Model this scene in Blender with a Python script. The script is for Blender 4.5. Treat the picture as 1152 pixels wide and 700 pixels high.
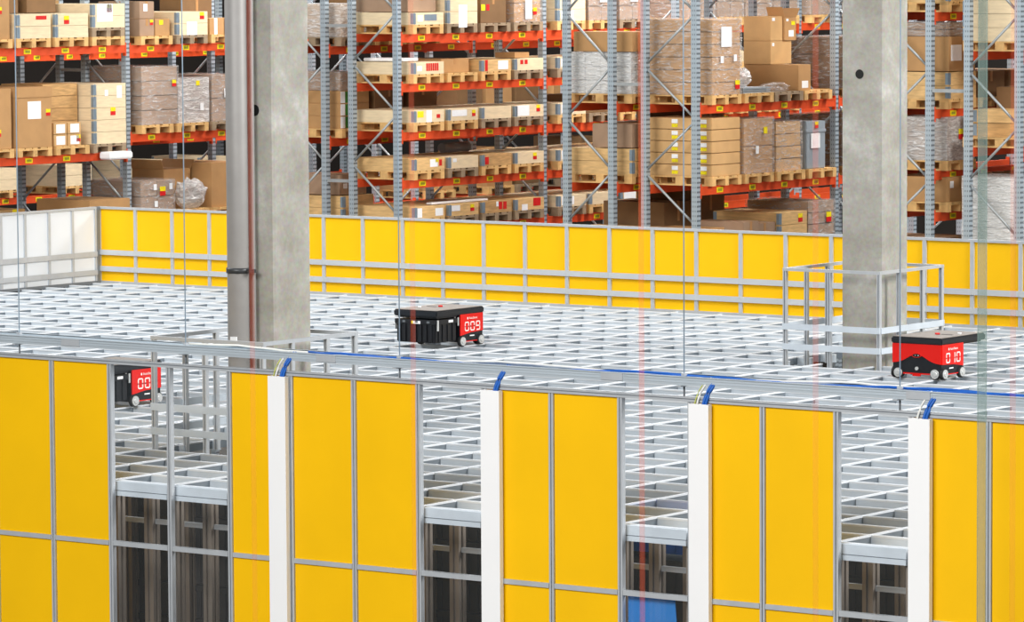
import bpy, bmesh, math, random
from mathutils import Vector, Matrix
random.seed(7)
S = bpy.context.scene
COL = S.collection
for o in list(bpy.data.objects):
    bpy.data.objects.remove(o)

# ------------------------------------------------------------------ camera
YAW, PIT, ROL = -0.6313, 0.0798, -0.0057
fw = Vector((math.sin(YAW)*math.cos(PIT), math.cos(YAW)*math.cos(PIT), -math.sin(PIT)))
rt = Vector((math.cos(YAW), -math.sin(YAW), 0)); up = rt.cross(fw)
r2 = rt*math.cos(ROL)+up*math.sin(ROL); u2 = up*math.cos(ROL)-rt*math.sin(ROL)
cd = bpy.data.cameras.new('camera'); cam = bpy.data.objects.new('camera', cd); COL.objects.link(cam)
M3 = Matrix((r2, u2, -fw)).transposed()
cam.matrix_world = Matrix.Translation((43.058, -48.614, 4.7065)) @ M3.to_4x4()
cd.sensor_fit = 'HORIZONTAL'; cd.sensor_width = 36; cd.lens = 36*4942.5/1152
cd.clip_start = 1; cd.clip_end = 300
S.camera = cam

# ------------------------------------------------------------------ light
W = bpy.data.worlds.new('hall_light'); S.world = W; W.use_nodes = True
bg = W.node_tree.nodes['Background']; bg.inputs[0].default_value = (0.90, 0.95, 1.0, 1); bg.inputs[1].default_value = 0.23
def area(name, loc, target, sx, sy, power, col=(1, .98, .95)):
    l = bpy.data.lights.new(name, 'AREA'); l.shape = 'RECTANGLE'; l.size = sx; l.size_y = sy; l.energy = power; l.color = col
    o = bpy.data.objects.new(name, l); COL.objects.link(o); o.location = loc
    o.rotation_euler = (Vector(target)-Vector(loc)).to_track_quat('-Z', 'Y').to_euler()
    return o
area('hall_lamp', (25, -42, 14), (19, -14, 0), 18, 8, 5600)
area('hall_lamp', (44, -6, 16), (12, 0, 1), 10, 12, 9500)
area('hall_lamp', (2, -14, 15), (9, -2, 0), 10, 8, 3000)
for ax in (-8.5, -2.9, 2.7, 8.3, 14.6):
    area('aisle_lamp', (ax+1.0, 12, 9.5), (ax-.6, 12, 0), 1.5, 20, 850)
S.view_settings.view_transform = 'Standard'; S.view_settings.look = 'None'
S.view_settings.exposure = 0.34; S.view_settings.gamma = 1; S.view_settings.use_curve_mapping = False

# ------------------------------------------------------------------ materials
MATS = {}
def nd(t, typ, **k):
    n = t.nodes.new(typ)
    for a, b in k.items(): setattr(n, a, b)
    return n
def mat(name, col, rough=.6, metal=0., var=.08, scale=6., bump=0., stretch=(1, 1, 1), spec=.4, alpha=None, trans=0.):
    m = bpy.data.materials.new(name); m.use_nodes = True; t = m.node_tree; b = t.nodes['Principled BSDF']
    b.inputs['Roughness'].default_value = rough; b.inputs['Metallic'].default_value = metal
    b.inputs['Specular IOR Level'].default_value = spec
    tc = nd(t, 'ShaderNodeTexCoord'); mp = nd(t, 'ShaderNodeMapping'); mp.inputs['Scale'].default_value = stretch
    oi = nd(t, 'ShaderNodeObjectInfo'); add = nd(t, 'ShaderNodeVectorMath', operation='ADD')
    mul = nd(t, 'ShaderNodeMath', operation='MULTIPLY'); mul.inputs[1].default_value = 37.
    t.links.new(oi.outputs['Random'], mul.inputs[0])
    t.links.new(tc.outputs['Object'], add.inputs[0]); t.links.new(mul.outputs[0], add.inputs[1])
    t.links.new(add.outputs[0], mp.inputs[0])
    nz = nd(t, 'ShaderNodeTexNoise'); nz.inputs['Scale'].default_value = scale; nz.inputs['Detail'].default_value = 5
    t.links.new(mp.outputs[0], nz.inputs['Vector'])
    cr = nd(t, 'ShaderNodeValToRGB')
    lo = [max(0, c*(1-var)) for c in col]; hi = [min(1, c*(1+var)) for c in col]
    cr.color_ramp.elements[0].position = .3; cr.color_ramp.elements[1].position = .7
    cr.color_ramp.elements[0].color = (*lo, 1); cr.color_ramp.elements[1].color = (*hi, 1)
    t.links.new(nz.outputs['Fac'], cr.inputs[0]); t.links.new(cr.outputs[0], b.inputs['Base Color'])
    if bump:
        bp = nd(t, 'ShaderNodeBump'); bp.inputs['Strength'].default_value = bump; bp.inputs['Distance'].default_value = .02
        t.links.new(nz.outputs['Fac'], bp.inputs['Height']); t.links.new(bp.outputs[0], b.inputs['Normal'])
    if alpha is not None: b.inputs['Alpha'].default_value = alpha
    MATS[name] = m
    return m
def lin(r, g, b): return tuple(((c/255+.055)/1.055)**2.4 if c > 10 else c/3294.6 for c in (r, g, b))
mat('alu', lin(188, 193, 198), .42, .25, .05, 8)
mat('rail_top_lit', lin(226, 232, 238), .4, .1, .04, 5)  # rail crowns: light reflected off the metal put into the colour
mat('rail_web_shaded', lin(132, 141, 149), .4, .5, .08, 5)  # same metal as the rails, shade under the crown put into the colour
mat('tag_print', lin(150, 150, 40), .6, 0, .2, 40)
mat('wall_strip', lin(205, 210, 214), .35, .35, .06, 1.2)
mat('rail', lin(206, 217, 227), .45, .1, .07, 4)
mat('grid_post', lin(150, 140, 130), .4, .45, .12, 5, stretch=(1, 1, .15))
mat('alu_dark', lin(120, 126, 132), .45, .3, .06, 8)
mat('yellow', lin(247, 192, 0), .5, 0, .03, 1.5, spec=.25)
mat('white_panel', lin(226, 231, 236), .5, 0, .02, 2)
mat('white_duct', lin(246, 247, 248), .45, 0, .01, 2)
mat('steel', lin(150, 165, 178), .4, .35, .08, 10)
mat('brace', lin(165, 170, 172), .45, .3, .07, 10)
mat('beam', lin(214, 78, 36), .5, 0, .08, 5)
mat('yellow_tag', lin(240, 215, 20), .6, 0, .25, 60)
mat('red_tag', lin(205, 25, 22), .6, 0, .05, 10)
mat('paper', lin(240, 242, 244), .7, 0, .03, 30)
mat('wood', lin(216, 178, 122), .65, 0, .16, 5, .05, (1, 1, 6))
mat('wood_pale', lin(226, 206, 170), .65, 0, .08, 5, .05, (1, 1, 6))
mat('wood_old', lin(190, 150, 98), .7, 0, .22, 5, .05, (1, 1, 6))
mat('wood_pallet', lin(214, 172, 112), .7, 0, .2, 6, .05)
mat('wood_pallet_grey', lin(150, 130, 105), .75, 0, .2, 6, .05)
mat('hinge', lin(140, 158, 172), .4, .4, .08, 14)
mat('carton', lin(182, 140, 92), .7, 0, .07, 4)
mat('carton_light', lin(202, 162, 110), .7, 0, .07, 4)
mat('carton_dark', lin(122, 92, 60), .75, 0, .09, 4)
mat('carton_grey', lin(160, 132, 108), .7, 0, .08, 4)
mat('tape', lin(176, 132, 86), .35, 0, .06, 8)
mat('white_box', lin(225, 225, 222), .6, 0, .05, 6)
mat('grey_plastic', lin(150, 160, 168), .35, 0, .06, 6)
mat('dark_plastic', lin(28, 30, 34), .4, 0, .12, 10)
mat('bin_plastic', lin(62, 60, 60), .45, 0, .15, 8)
mat('robot_black', lin(24, 28, 34), .35, 0, .1, 10)
mat('robot_lid', lin(30, 34, 40), .4, 0, .08, 10)
mat('robot_top', lin(138, 130, 124), .5, .1, .06, 8)
mat('robot_red', lin(222, 20, 10), .35, 0, .03, 4)
mat('robot_mark', lin(255, 235, 230), .5, 0, .01, 4)
mat('wheel', lin(205, 208, 208), .35, .3, .08, 20)
mat('rubber', lin(30, 30, 32), .7, 0, .1, 20)
mat('blue_cable', lin(20, 95, 185), .45, 0, .1, 12)
mat('white_cable', lin(235, 235, 228), .5, 0, .05, 12)
mat('yellow_cable', lin(200, 205, 90), .5, 0, .1, 12)
mat('tray', lin(196, 207, 215), .35, .3, .06, 6, stretch=(.3, 3, 3))
mat('wire', lin(168, 188, 205), .5, .1, .05, 6)
mat('pipe', lin(150, 148, 146), .5, .1, .06, 5)
mat('clamp', lin(70, 72, 74), .4, .4, .05, 5)
mat('floor', lin(120, 118, 114), .6, 0, .1, .6)
mat('hall_wall', lin(48, 42, 38), .8, 0, .15, .5)
mat('black', (.006, .006, .006), .7, 0, 0, 1)
mat('green', lin(60, 120, 50), .6, 0, .1, 5)
mat('blue_plastic', lin(20, 80, 170), .4, 0, .1, 6)

def concrete():
    m = bpy.data.materials.new('concrete'); m.use_nodes = True; t = m.node_tree; b = t.nodes['Principled BSDF']
    b.inputs['Roughness'].default_value = .8; b.inputs['Specular IOR Level'].default_value = .25
    tc = nd(t, 'ShaderNodeTexCoord')
    n1 = nd(t, 'ShaderNodeTexNoise'); n1.inputs['Scale'].default_value = 2.2; n1.inputs['Detail'].default_value = 8; n1.inputs['Roughness'].default_value = .65
    t.links.new(tc.outputs['Object'], n1.inputs[0])
    c1 = nd(t, 'ShaderNodeValToRGB'); e = c1.color_ramp.elements
    e[0].position = .32; e[0].color = (*lin(150, 147, 138), 1); e[1].position = .68; e[1].color = (*lin(190, 189, 184), 1)
    x = e.new(.55); x.color = (*lin(168, 166, 158), 1)
    t.links.new(n1.outputs['Fac'], c1.inputs[0])
    n2 = nd(t, 'ShaderNodeTexNoise'); n2.inputs['Scale'].default_value = 22; n2.inputs['Detail'].default_value = 6
    t.links.new(tc.outputs['Object'], n2.inputs[0])
    mx = nd(t, 'ShaderNodeMix', data_type='RGBA', blend_type='SOFT_LIGHT'); mx.inputs[0].default_value = .35
    t.links.new(c1.outputs[0], mx.inputs[6]); t.links.new(n2.outputs['Color'], mx.inputs[7])
    t.links.new(mx.outputs[2], b.inputs['Base Color'])
    bp = nd(t, 'ShaderNodeBump'); bp.inputs['Strength'].default_value = .12; bp.inputs['Distance'].default_value = .02
    t.links.new(n1.outputs['Fac'], bp.inputs['Height']); t.links.new(bp.outputs[0], b.inputs['Normal'])
    MATS['concrete'] = m
concrete()

def perforated():
    """galvanised rack upright, rows of dark slots up each face"""
    m = bpy.data.materials.new('upright'); m.use_nodes = True; t = m.node_tree; b = t.nodes['Principled BSDF']
    b.inputs['Roughness'].default_value = .42; b.inputs['Metallic'].default_value = .3
    tc = nd(t, 'ShaderNodeTexCoord'); sp = nd(t, 'ShaderNodeSeparateXYZ'); t.links.new(tc.outputs['Object'], sp.inputs[0])
    def band(out, mulv, w):
        a = nd(t, 'ShaderNodeMath', operation='MULTIPLY'); a.inputs[1].default_value = mulv
        f = nd(t, 'ShaderNodeMath', operation='FRACT'); s = nd(t, 'ShaderNodeMath', operation='SUBTRACT'); s.inputs[1].default_value = .5
        ab = nd(t, 'ShaderNodeMath', operation='ABSOLUTE'); l = nd(t, 'ShaderNodeMath', operation='LESS_THAN'); l.inputs[1].default_value = w
        t.links.new(out, a.inputs[0]); t.links.new(a.outputs[0], f.inputs[0]); t.links.new(f.outputs[0], s.inputs[0])
        t.links.new(s.outputs[0], ab.inputs[0]); t.links.new(ab.outputs[0], l.inputs[0]); return l.outputs[0]
    z = band(sp.outputs[2], 14., .2); x = band(sp.outputs[0], 28., .2)
    p = nd(t, 'ShaderNodeMath', operation='MULTIPLY'); t.links.new(z, p.inputs[0]); t.links.new(x, p.inputs[1])
    mx = nd(t, 'ShaderNodeMix', data_type='RGBA'); t.links.new(p.outputs[0], mx.inputs[0])
    mx.inputs[6].default_value = (*lin(172, 186, 196), 1); mx.inputs[7].default_value = (*lin(112, 122, 130), 1)
    t.links.new(mx.outputs[2], b.inputs['Base Color']); MATS['upright'] = m
perforated()

def see_through(name, col, fac, rough=.1, bump=0., gl=.5, streak=0.):
    """thin transparent sheet: part transparent, part diffuse / glossy"""
    m = bpy.data.materials.new(name); m.use_nodes = True; t = m.node_tree; t.nodes.clear()
    out = nd(t, 'ShaderNodeOutputMaterial'); tr = nd(t, 'ShaderNodeBsdfTransparent'); b = nd(t, 'ShaderNodeBsdfPrincipled')
    b.inputs['Base Color'].default_value = (*col, 1); b.inputs['Roughness'].default_value = rough; b.inputs['Specular IOR Level'].default_value = gl
    mx = nd(t, 'ShaderNodeMixShader'); mx.inputs[0].default_value = fac
    t.links.new(tr.outputs[0], mx.inputs[1]); t.links.new(b.outputs[0], mx.inputs[2]); t.links.new(mx.outputs[0], out.inputs[0])
    if bump:
        tc = nd(t, 'ShaderNodeTexCoord'); mp = nd(t, 'ShaderNodeMapping'); mp.inputs['Scale'].default_value = (2, 2, 9); mp.inputs['Rotation'].default_value = (.35, .1, 0)
        t.links.new(tc.outputs['Object'], mp.inputs[0])
        nz = nd(t, 'ShaderNodeTexNoise'); nz.inputs['Scale'].default_value = 3; nz.inputs['Detail'].default_value = 6; nz.inputs['Distortion'].default_value = 1.2
        t.links.new(mp.outputs[0], nz.inputs[0])
        bp = nd(t, 'ShaderNodeBump'); bp.inputs['Strength'].default_value = bump; bp.inputs['Distance'].default_value = .05
        t.links.new(nz.outputs['Fac'], bp.inputs['Height']); t.links.new(bp.outputs[0], b.inputs['Normal'])
        cr = nd(t, 'ShaderNodeValToRGB'); e = cr.color_ramp.elements
        e[0].position = .45; e[0].color = (fac, fac, fac, 1); e[1].position = .72; e[1].color = (min(1, fac+streak),)*3+(1,)
        t.links.new(nz.outputs['Fac'], cr.inputs[0]); t.links.new(cr.outputs[0], mx.inputs[0])
    MATS[name] = m
see_through('glass', lin(150, 160, 165), .03, .03, 0, .8)
see_through('film', lin(225, 222, 220), .12, .2, .6, .8, .45)
see_through('film_dense', lin(240, 240, 240), .4, .25, .8, .8, .5)
see_through('red_cord', lin(255, 115, 75), .12, .6, 0, .1)
see_through('red_cord_faint', lin(255, 115, 85), .075, .6, 0, .1)
see_through('green_glass', lin(130, 155, 148), .34, .3, 0, .4)
see_through('blue_film', lin(60, 150, 235), .5, .3, 0, .4)

# ------------------------------------------------------------------ mesh helpers
class MB:
    def __init__(s): s.bm = bmesh.new()
    def box(s, x0, x1, y0, y1, z0, z1, mi=0):
        v = [s.bm.verts.new(c) for c in ((x0,y0,z0),(x1,y0,z0),(x1,y1,z0),(x0,y1,z0),(x0,y0,z1),(x1,y0,z1),(x1,y1,z1),(x0,y1,z1))]
        for f in ((0,3,2,1),(4,5,6,7),(0,1,5,4),(1,2,6,5),(2,3,7,6),(3,0,4,7)):
            s.bm.faces.new([v[i] for i in f]).material_index = mi
        return s
    def prism(s, pts, axis, a, b, mi=0):
        """pts: 2D outline, extruded along axis from a to b"""
        def P(u, v, w): return {'x': (w,u,v), 'y': (u,w,v), 'z': (u,v,w)}[axis]
        A = [s.bm.verts.new(P(u, v, a)) for u, v in pts]; B = [s.bm.verts.new(P(u, v, b)) for u, v in pts]
        n = len(pts); s.bm.faces.new(A).material_index = mi; s.bm.faces.new(B[::-1]).material_index = mi
        for i in range(n): s.bm.faces.new((A[i], B[i], B[(i+1) % n], A[(i+1) % n])).material_index = mi
        return s
    def cyl(s, p, q, r, n=12, mi=0, r2=None):
        p, q = Vector(p), Vector(q); d = (q-p).normalized()
        u = d.cross(Vector((0,0,1)) if abs(d.z) < .9 else Vector((1,0,0))).normalized(); w = d.cross(u)
        r2 = r if r2 is None else r2
        A = []; B = []
        for i in range(n):
            c, e = math.cos(2*math.pi*i/n), math.sin(2*math.pi*i/n)
            A.append(s.bm.verts.new(p+(u*c+w*e)*r)); B.append(s.bm.verts.new(q+(u*c+w*e)*r2))
        s.bm.faces.new(A).material_index = mi; s.bm.faces.new(B[::-1]).material_index = mi
        for i in range(n):
            f = s.bm.faces.new((A[i], B[i], B[(i+1) % n], A[(i+1) % n])); f.material_index = mi; f.smooth = True
        return s
    def tube(s, pts, r, n=8, mi=0):
        pts = [Vector(p) for p in pts]; rings = []
        for i, p in enumerate(pts):
            d = (pts[min(i+1, len(pts)-1)]-pts[max(i-1, 0)]).normalized()
            u = d.cross(Vector((.3, .1, 1)) if abs(d.z) < .9 else Vector((1, .2, 0))).normalized(); w = d.cross(u)
            rings.append([s.bm.verts.new(p+(u*math.cos(2*math.pi*k/n)+w*math.sin(2*math.pi*k/n))*r) for k in range(n)])
        for a, b in zip(rings, rings[1:]):
            for k in range(n):
                f = s.bm.faces.new((a[k], b[k], b[(k+1) % n], a[(k+1) % n])); f.smooth = True; f.material_index = mi
        s.bm.faces.new(rings[0]); s.bm.faces.new(rings[-1][::-1])
        return s
    def mesh(s, name, mats, bevel=0.):
        if bevel:
            bmesh.ops.bevel(s.bm, geom=s.bm.edges[:], offset=bevel, segments=2, affect='EDGES', clamp_overlap=True)
        bmesh.ops.recalc_face_normals(s.bm, faces=s.bm.faces[:])
        me = bpy.data.meshes.new(name); s.bm.to_mesh(me); s.bm.free()
        for m in ([mats] if isinstance(mats, str) else mats): me.materials.append(MATS[m])
        return me
def put(name, me, parent=None, loc=(0,0,0), rot=(0,0,0)):
    o = bpy.data.objects.new(name, me); COL.objects.link(o); o.location = loc; o.rotation_euler = rot; o.parent = parent
    return o
def tag(o, label, cat=None, group=None, kind=None):
    if label: o['label'] = label
    if cat: o['category'] = cat
    if group: o['group'] = group
    if kind: o['kind'] = kind
    return o
def empty(name, loc=(0,0,0), rotz=0):
    o = bpy.data.objects.new(name, None); COL.objects.link(o); o.location = loc; o.rotation_euler = (0,0,rotz); o.empty_display_size = .2
    return o
CACHE = {}
def cached(key, fn):
    if key not in CACHE: CACHE[key] = fn()
    return CACHE[key]
def boxmesh(dx, dy, dz, m, bevel=0., centred=True):
    """box standing on z=0, centred in x and y"""
    return cached(('box', round(dx,4), round(dy,4), round(dz,4), m, bevel), lambda: MB().box(-dx/2, dx/2, -dy/2, dy/2, 0, dz).mesh('box', m, bevel))

# ------------------------------------------------------------------ setting
P1, P2 = .7047, .5115               # cell pitch along the walls / towards the racks
XO = .405; XOFF = lambda k: XO+k*P1  # rails running away from the camera
YR = lambda j: -18.6+P2*j           # rails running parallel to the walls
FLOOR = -4.6
fl = put('floor', MB().box(-26, 60, -70, 36, FLOOR-.2, FLOOR).mesh('floor', 'floor')); tag(fl, 'grey concrete hall floor below grid and racks', kind='structure')
w = put('wall_far', MB().box(-26, 60, 35.6, 36, FLOOR, 9).mesh('wall', 'hall_wall')); tag(w, 'dark hall wall far behind the pallet racks', kind='structure')
w = put('wall_side', MB().box(-26, -25.6, -70, 36, FLOOR, 9).mesh('wall', 'hall_wall')); tag(w, 'dark hall side wall beyond the leftmost rack', kind='structure')

# --- storage grid
grid = tag(empty('storage_grid', (0, 0, 0)), 'galvanised aluminium track grid of rectangular cells the robots drive on', 'storage grid')
HOLES = [(15.28, 16.64, -16.49, -15.08), (15.41, 16.69, -5.38, -3.98)]
XR0, XR1 = -.05, 31.0
RH = .088
def segs(a, b, cuts):
    out = [(a, b)]
    for c, d in cuts:
        out = [s for (u, v) in out for s in ((u, min(v, c)), (max(u, d), v)) if s[1]-s[0] > .02]
    return out
for j in range(0, 37):
    y = YR(j)
    if y > -.02: continue
    mb = MB()
    cuts = [(h[0], h[1]) for h in HOLES if h[2]+.02 < y < h[3]-.02]
    for a, b in segs(XR0, XR1, cuts):
        # double track: a web with a narrow crown, its bright reflection coloured in, and two running lips
        mb.box(a, b, y-.022, y+.022, -RH, -.012, 1)
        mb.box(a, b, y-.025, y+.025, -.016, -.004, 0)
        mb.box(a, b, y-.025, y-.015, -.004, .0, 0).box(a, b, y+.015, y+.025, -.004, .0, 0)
        mb.box(a, b, y-.030, y+.030, -RH-.01, -RH, 1)
    put('cross_rail', mb.mesh('cross_rail', ['rail_top_lit', 'rail']), grid)
for k in range(0, 44):
    x = XOFF(k)
    mb = MB()
    cuts = [(h[2], h[3]) for h in HOLES if h[0]+.02 < x < h[1]-.02]
    for a, b in segs(YR(0)-.03, -.02, cuts):
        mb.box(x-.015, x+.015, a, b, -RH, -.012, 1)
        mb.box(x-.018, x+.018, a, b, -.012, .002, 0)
    put('track_rail', mb.mesh('track_rail', ['rail_top_lit', 'rail_web_shaded']), grid)
# edge beam along the front
me = MB().box(-(P1-.04)/2, (P1-.04)/2, -.03, 0, -.085, -.004).box(-(P1-.04)/2, (P1-.04)/2, -.022, 0, -.092, -.085, 1).box(-(P1-.04)/2, (P1-.04)/2, -.034, 0, -.135, -.092).mesh('edge_beam', ['rail', 'alu_dark'])
for k in range(9, 44):
    put('edge_beam', me, grid, (XOFF(k)+P1/2, YR(0)-.04, 0))
# posts under the front of the grid
def post_mesh():
    mb = MB()
    h = -FLOOR-.1
    for dx in (-.034, .034):
        for dy in (-.034, .034):
            mb.box(dx-.018, dx+.018, dy-.018, dy+.018, 0, h)
    mb.box(-.034, .034, -.012, .012, 0, h).box(-.012, .012, -.034, .034, 0, h)
    return mb.mesh('grid_post', 'grid_post')
pm = post_mesh()
for j in range(0, 4):
    for k in range(20, 38):
        if 15 < XOFF(k) < 16.7 and j > 2: continue
        if 5 <= j: continue
        put('grid_post', pm, grid, (XOFF(k), YR(j)+(.03 if j == 0 else 0), FLOOR))
me = boxmesh(P1-.1, .03, .045, 'alu')
for k in range(21, 38):
    put('tie_bar', me, grid, (XOFF(k)+P1/2, YR(1), -.46))

# --- front wall: aluminium frame with yellow panels and glass windows
YW = -18.73; PF = .7043; XF = lambda k: 15.989+k*PF
TOP, MID = 1.115, -.561
fw_ = tag(empty('wall_front', (0, YW, 0)), 'near enclosure wall of yellow panels and windows in aluminium frame', kind='structure')
K0, K1 = -9, 18
rail = MB().box(XF(K0), XF(K1), -.03, .03, TOP-.012, TOP).box(XF(K0), XF(K1), -.026, .026, TOP-.02, TOP-.012, 1).box(XF(K0), XF(K1), -.03, .03, TOP-.04, TOP-.02)
put('top_rail', rail.mesh('top_rail', ['alu', 'alu_dark']), fw_)
mm = MB().box(-.024, -.005, -.024, .024, FLOOR, TOP-.04).box(.005, .024, -.024, .024, FLOOR, TOP-.04).box(-.005, .005, -.014, .016, FLOOR, TOP-.04, 1).mesh('mullion', ['alu', 'alu_dark'])
for k in range(K0, K1+1): put('mullion', mm, fw_, (XF(k), 0, 0))
tm = boxmesh(PF-.056, .05, .042, 'alu')
pu = boxmesh(PF-.056, .016, TOP-.04-(MID+.021), 'yellow'); pl = boxmesh(PF-.056, .016, MID-.021-(-2.25), 'yellow')
pb = boxmesh(PF-.056, .016, 2.2, 'yellow')
gu = boxmesh(PF-.056, .008, TOP-.04-(MID+.021), 'glass'); gl_ = boxmesh(PF-.056, .008, MID-.021-(-2.25), 'glass')
WIN = {1, 2, 6, 9, 12, 15}
for k in range(K0, K1):
    c = XF(k)+PF/2
    put('mid_rail', tm, fw_, (c, 0, MID-.021)); put('mid_rail', tm, fw_, (c, 0, -2.29))
    if k in WIN:
        put('window_pane', gu, fw_, (c, 0, MID+.021)); put('window_pane', gl_, fw_, (c, 0, -2.25))
    else:
        put('yellow_panel', pu, fw_, (c, 0, MID+.021)); put('yellow_panel', pl, fw_, (c, 0, -2.25))
    put('yellow_panel', pb, fw_, (c, 0, -4.5))

# --- white cable ducts
DX = (18.70, 21.03, 23.155, 25.25)
DL = ['leftmost white vertical cable duct beside the narrow yellow panel', 'second white vertical cable duct from the left', 'third white vertical cable duct from the left', 'rightmost white vertical cable duct on the yellow wall']
for i, k in enumerate((4, 7, 10, 13)):
    d = tag(empty('cable_duct', (DX[i], YW-.033, FLOOR)), DL[i], 'cable duct', 'white cable ducts on the front wall')
    h = 1.068-FLOOR
    put('duct_body', MB().box(-.098, .098, -.05, -.044, 0, h).box(-.098, -.092, -.044, 0, 0, h).box(.092, .098, -.044, 0, 0, h).box(-.092, .092, -.006, 0, 0, h).mesh('duct_body', 'white_duct'), d)

# --- back wall
bw = tag(empty('wall_back', (0, 0, 0)), 'far low guard wall of yellow panels in aluminium frame', kind='structure')
NB = 34
put('top_rail', MB().box(-.03, NB*.705+.03, -.03, .03, 1.085, 1.118).mesh('top_rail', 'alu'), bw)
put('bottom_rail', MB().box(-.03, NB*.705+.03, -.03, .03, -.02, .025).mesh('bottom_rail', 'alu'), bw)
bpm = boxmesh(.655, .014, 1.06, 'yellow')
bps = MB().box(-.027, .027, -.028, .03, -.08, 1.085).mesh('post', 'alu')
stm = boxmesh(.703, .012, .075, 'wall_strip')
for k in range(NB+1):
    put('post', bps, bw, (k*.705, 0, 0))
    if k < NB:
        put('yellow_panel', bpm, bw, ((k+.5)*.705, .004, .025))
        for z in (.168, .41): put('bumper_strip', stm, bw, ((k+.5)*.705, -.04, z))
# --- left wall (white)
lw = tag(empty('wall_left', (0, 0, 0)), 'low guard wall of white panels meeting the yellow wall at a corner', kind='structure')
put('top_rail', MB().box(-.03, .03, -18.6, -.04, 1.085, 1.118).mesh('top_rail', 'alu'), lw)
put('bottom_rail', MB().box(-.03, .03, -18.6, -.04, -.02, .025).mesh('bottom_rail', 'alu_dark'), lw)
wpm = boxmesh(.014, P2-.045, 1.06, 'white_panel')
lpm = MB().box(-.03, .028, -.022, .022, -.08, 1.085).mesh('post', 'alu')
lst = boxmesh(.012, P2-.002, .075, 'wood_pallet_grey')
lst2 = boxmesh(.012, P2-.002, .075, 'alu')
put('corner_post', MB().box(-.04, .035, -.10, -.035, -.1, 1.118).mesh('corner_post', 'alu_dark'), lw)
for j in range(0, 36):
    y = -.11-P2*j
    put('post', lpm, lw, (0, y, 0)); put('white_panel', wpm, lw, (0, y-P2/2, .025))
    for z in (.115, .385): put('bumper_strip', lst2, lw, (.04, y-P2/2, z))

# ------------------------------------------------------------------ concrete columns
def column(x0, x1, y0, y1, label, hole):
    c = tag(empty('concrete_column', ((x0+x1)/2, (y0+y1)/2, FLOOR)), label, 'column')
    dx, dy = (x1-x0)/2, (y1-y0)/2; e = .02
    pts = [(-dx+e,-dy),(dx-e,-dy),(dx,-dy+e),(dx,dy-e),(dx-e,dy),(-dx+e,dy),(-dx,dy-e),(-dx,-dy+e)]
    put('shaft', MB().prism(pts, 'z', 0, 14).mesh('shaft', 'concrete'), c)
    hx, hz = hole
    put('bolt_hole', MB().cyl((hx, -dy-.001, hz-FLOOR), (hx, -dy-.004, hz-FLOOR), .055, 20).mesh('bolt_hole', 'black'), c)
    return c, dx, dy
c1, dx, dy = column(15.84, 16.40, -16.008, -15.45, 'bare concrete column with a grey downpipe on its left', (.055, 3.28))
column(15.946, 16.515, -5.0, -4.452, 'bare concrete column behind the red and black robot', (-.04, 3.36))
# downpipe on the left column
pc = (16.06, -16.14)
dp = tag(empty('downpipe', (pc[0], pc[1], FLOOR)), 'round grey downpipe strapped to the left concrete column', 'pipe')
put('pipe', MB().cyl((0,0,0), (0,0,14), .108, 28).mesh('pipe', 'pipe'), dp)
put('conduit', MB().cyl((.145,.06,0), (.145,.06,14), .016, 12).mesh('conduit', 'pipe'), dp)
for z in (1.72, 5.2):
    put('clamp', MB().cyl((0,0,z-FLOOR), (0,0,z-FLOOR+.05), .118, 28).box(.10, .2, -.02, .03, z-FLOOR+.005, z-FLOOR+.04).mesh('clamp', 'clamp'), dp)
put('sticker', MB().box(-.02, .06, -.112, -.100, 1.05-FLOOR, 1.11-FLOOR).mesh('sticker', 'paper'), dp)

# ------------------------------------------------------------------ column cages
def cage(x0, x1, y0, y1, label):
    c = tag(empty('guard_cage', (x0, y0, 0)), label, 'guard cage', 'aluminium guard cages round the columns')
    w, d = x1-x0, y1-y0; h = 1.1
    pm = MB().box(-.022, -.006, -.022, .022, -RH, h-.035).box(.006, .022, -.022, .022, -RH, h-.035).box(-.006, .006, -.014, .014, -RH, h-.035, 1).mesh('post', ['alu', 'alu_dark'])
    for px, py in ((0,0),(w*.475,0),(w,0),(0,d*.33),(0,d*.66),(w,d*.31),(w,d*.69),(0,d),(w*.475,d),(w,d)):
        put('post', pm, c, (px, py, 0))
    for a, b in (((-.025, w+.025), (-.022, .022)), ((-.025, w+.025), (d-.022, d+.022))):
        put('top_rail', MB().box(*a, *b, h-.035, h).mesh('top_rail', 'alu'), c)
        yy = b[0]-.012 if b[0] < .5 else b[1]
        for z in (.145, .38): put('bumper_bar', MB().box(*a, yy, yy+.012, z, z+.07).mesh('bumper_bar', 'rail'), c)
    for xx in (0, w):
        put('top_rail', MB().box(xx-.022, xx+.022, .022, d-.022, h-.035, h).mesh('top_rail', 'alu'), c)
        xa = xx-.034 if xx == 0 else xx+.022
        for z in (.145, .38): put('bumper_bar', MB().box(xa, xa+.012, .0, d, z, z+.07).mesh('bumper_bar', 'rail'), c)
cage(15.28, 16.64, -16.49, -15.08, 'aluminium guard cage around the column with the downpipe, half behind the wall')
cage(15.41, 16.69, -5.38, -3.98, 'aluminium guard cage around the right concrete column')

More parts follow.
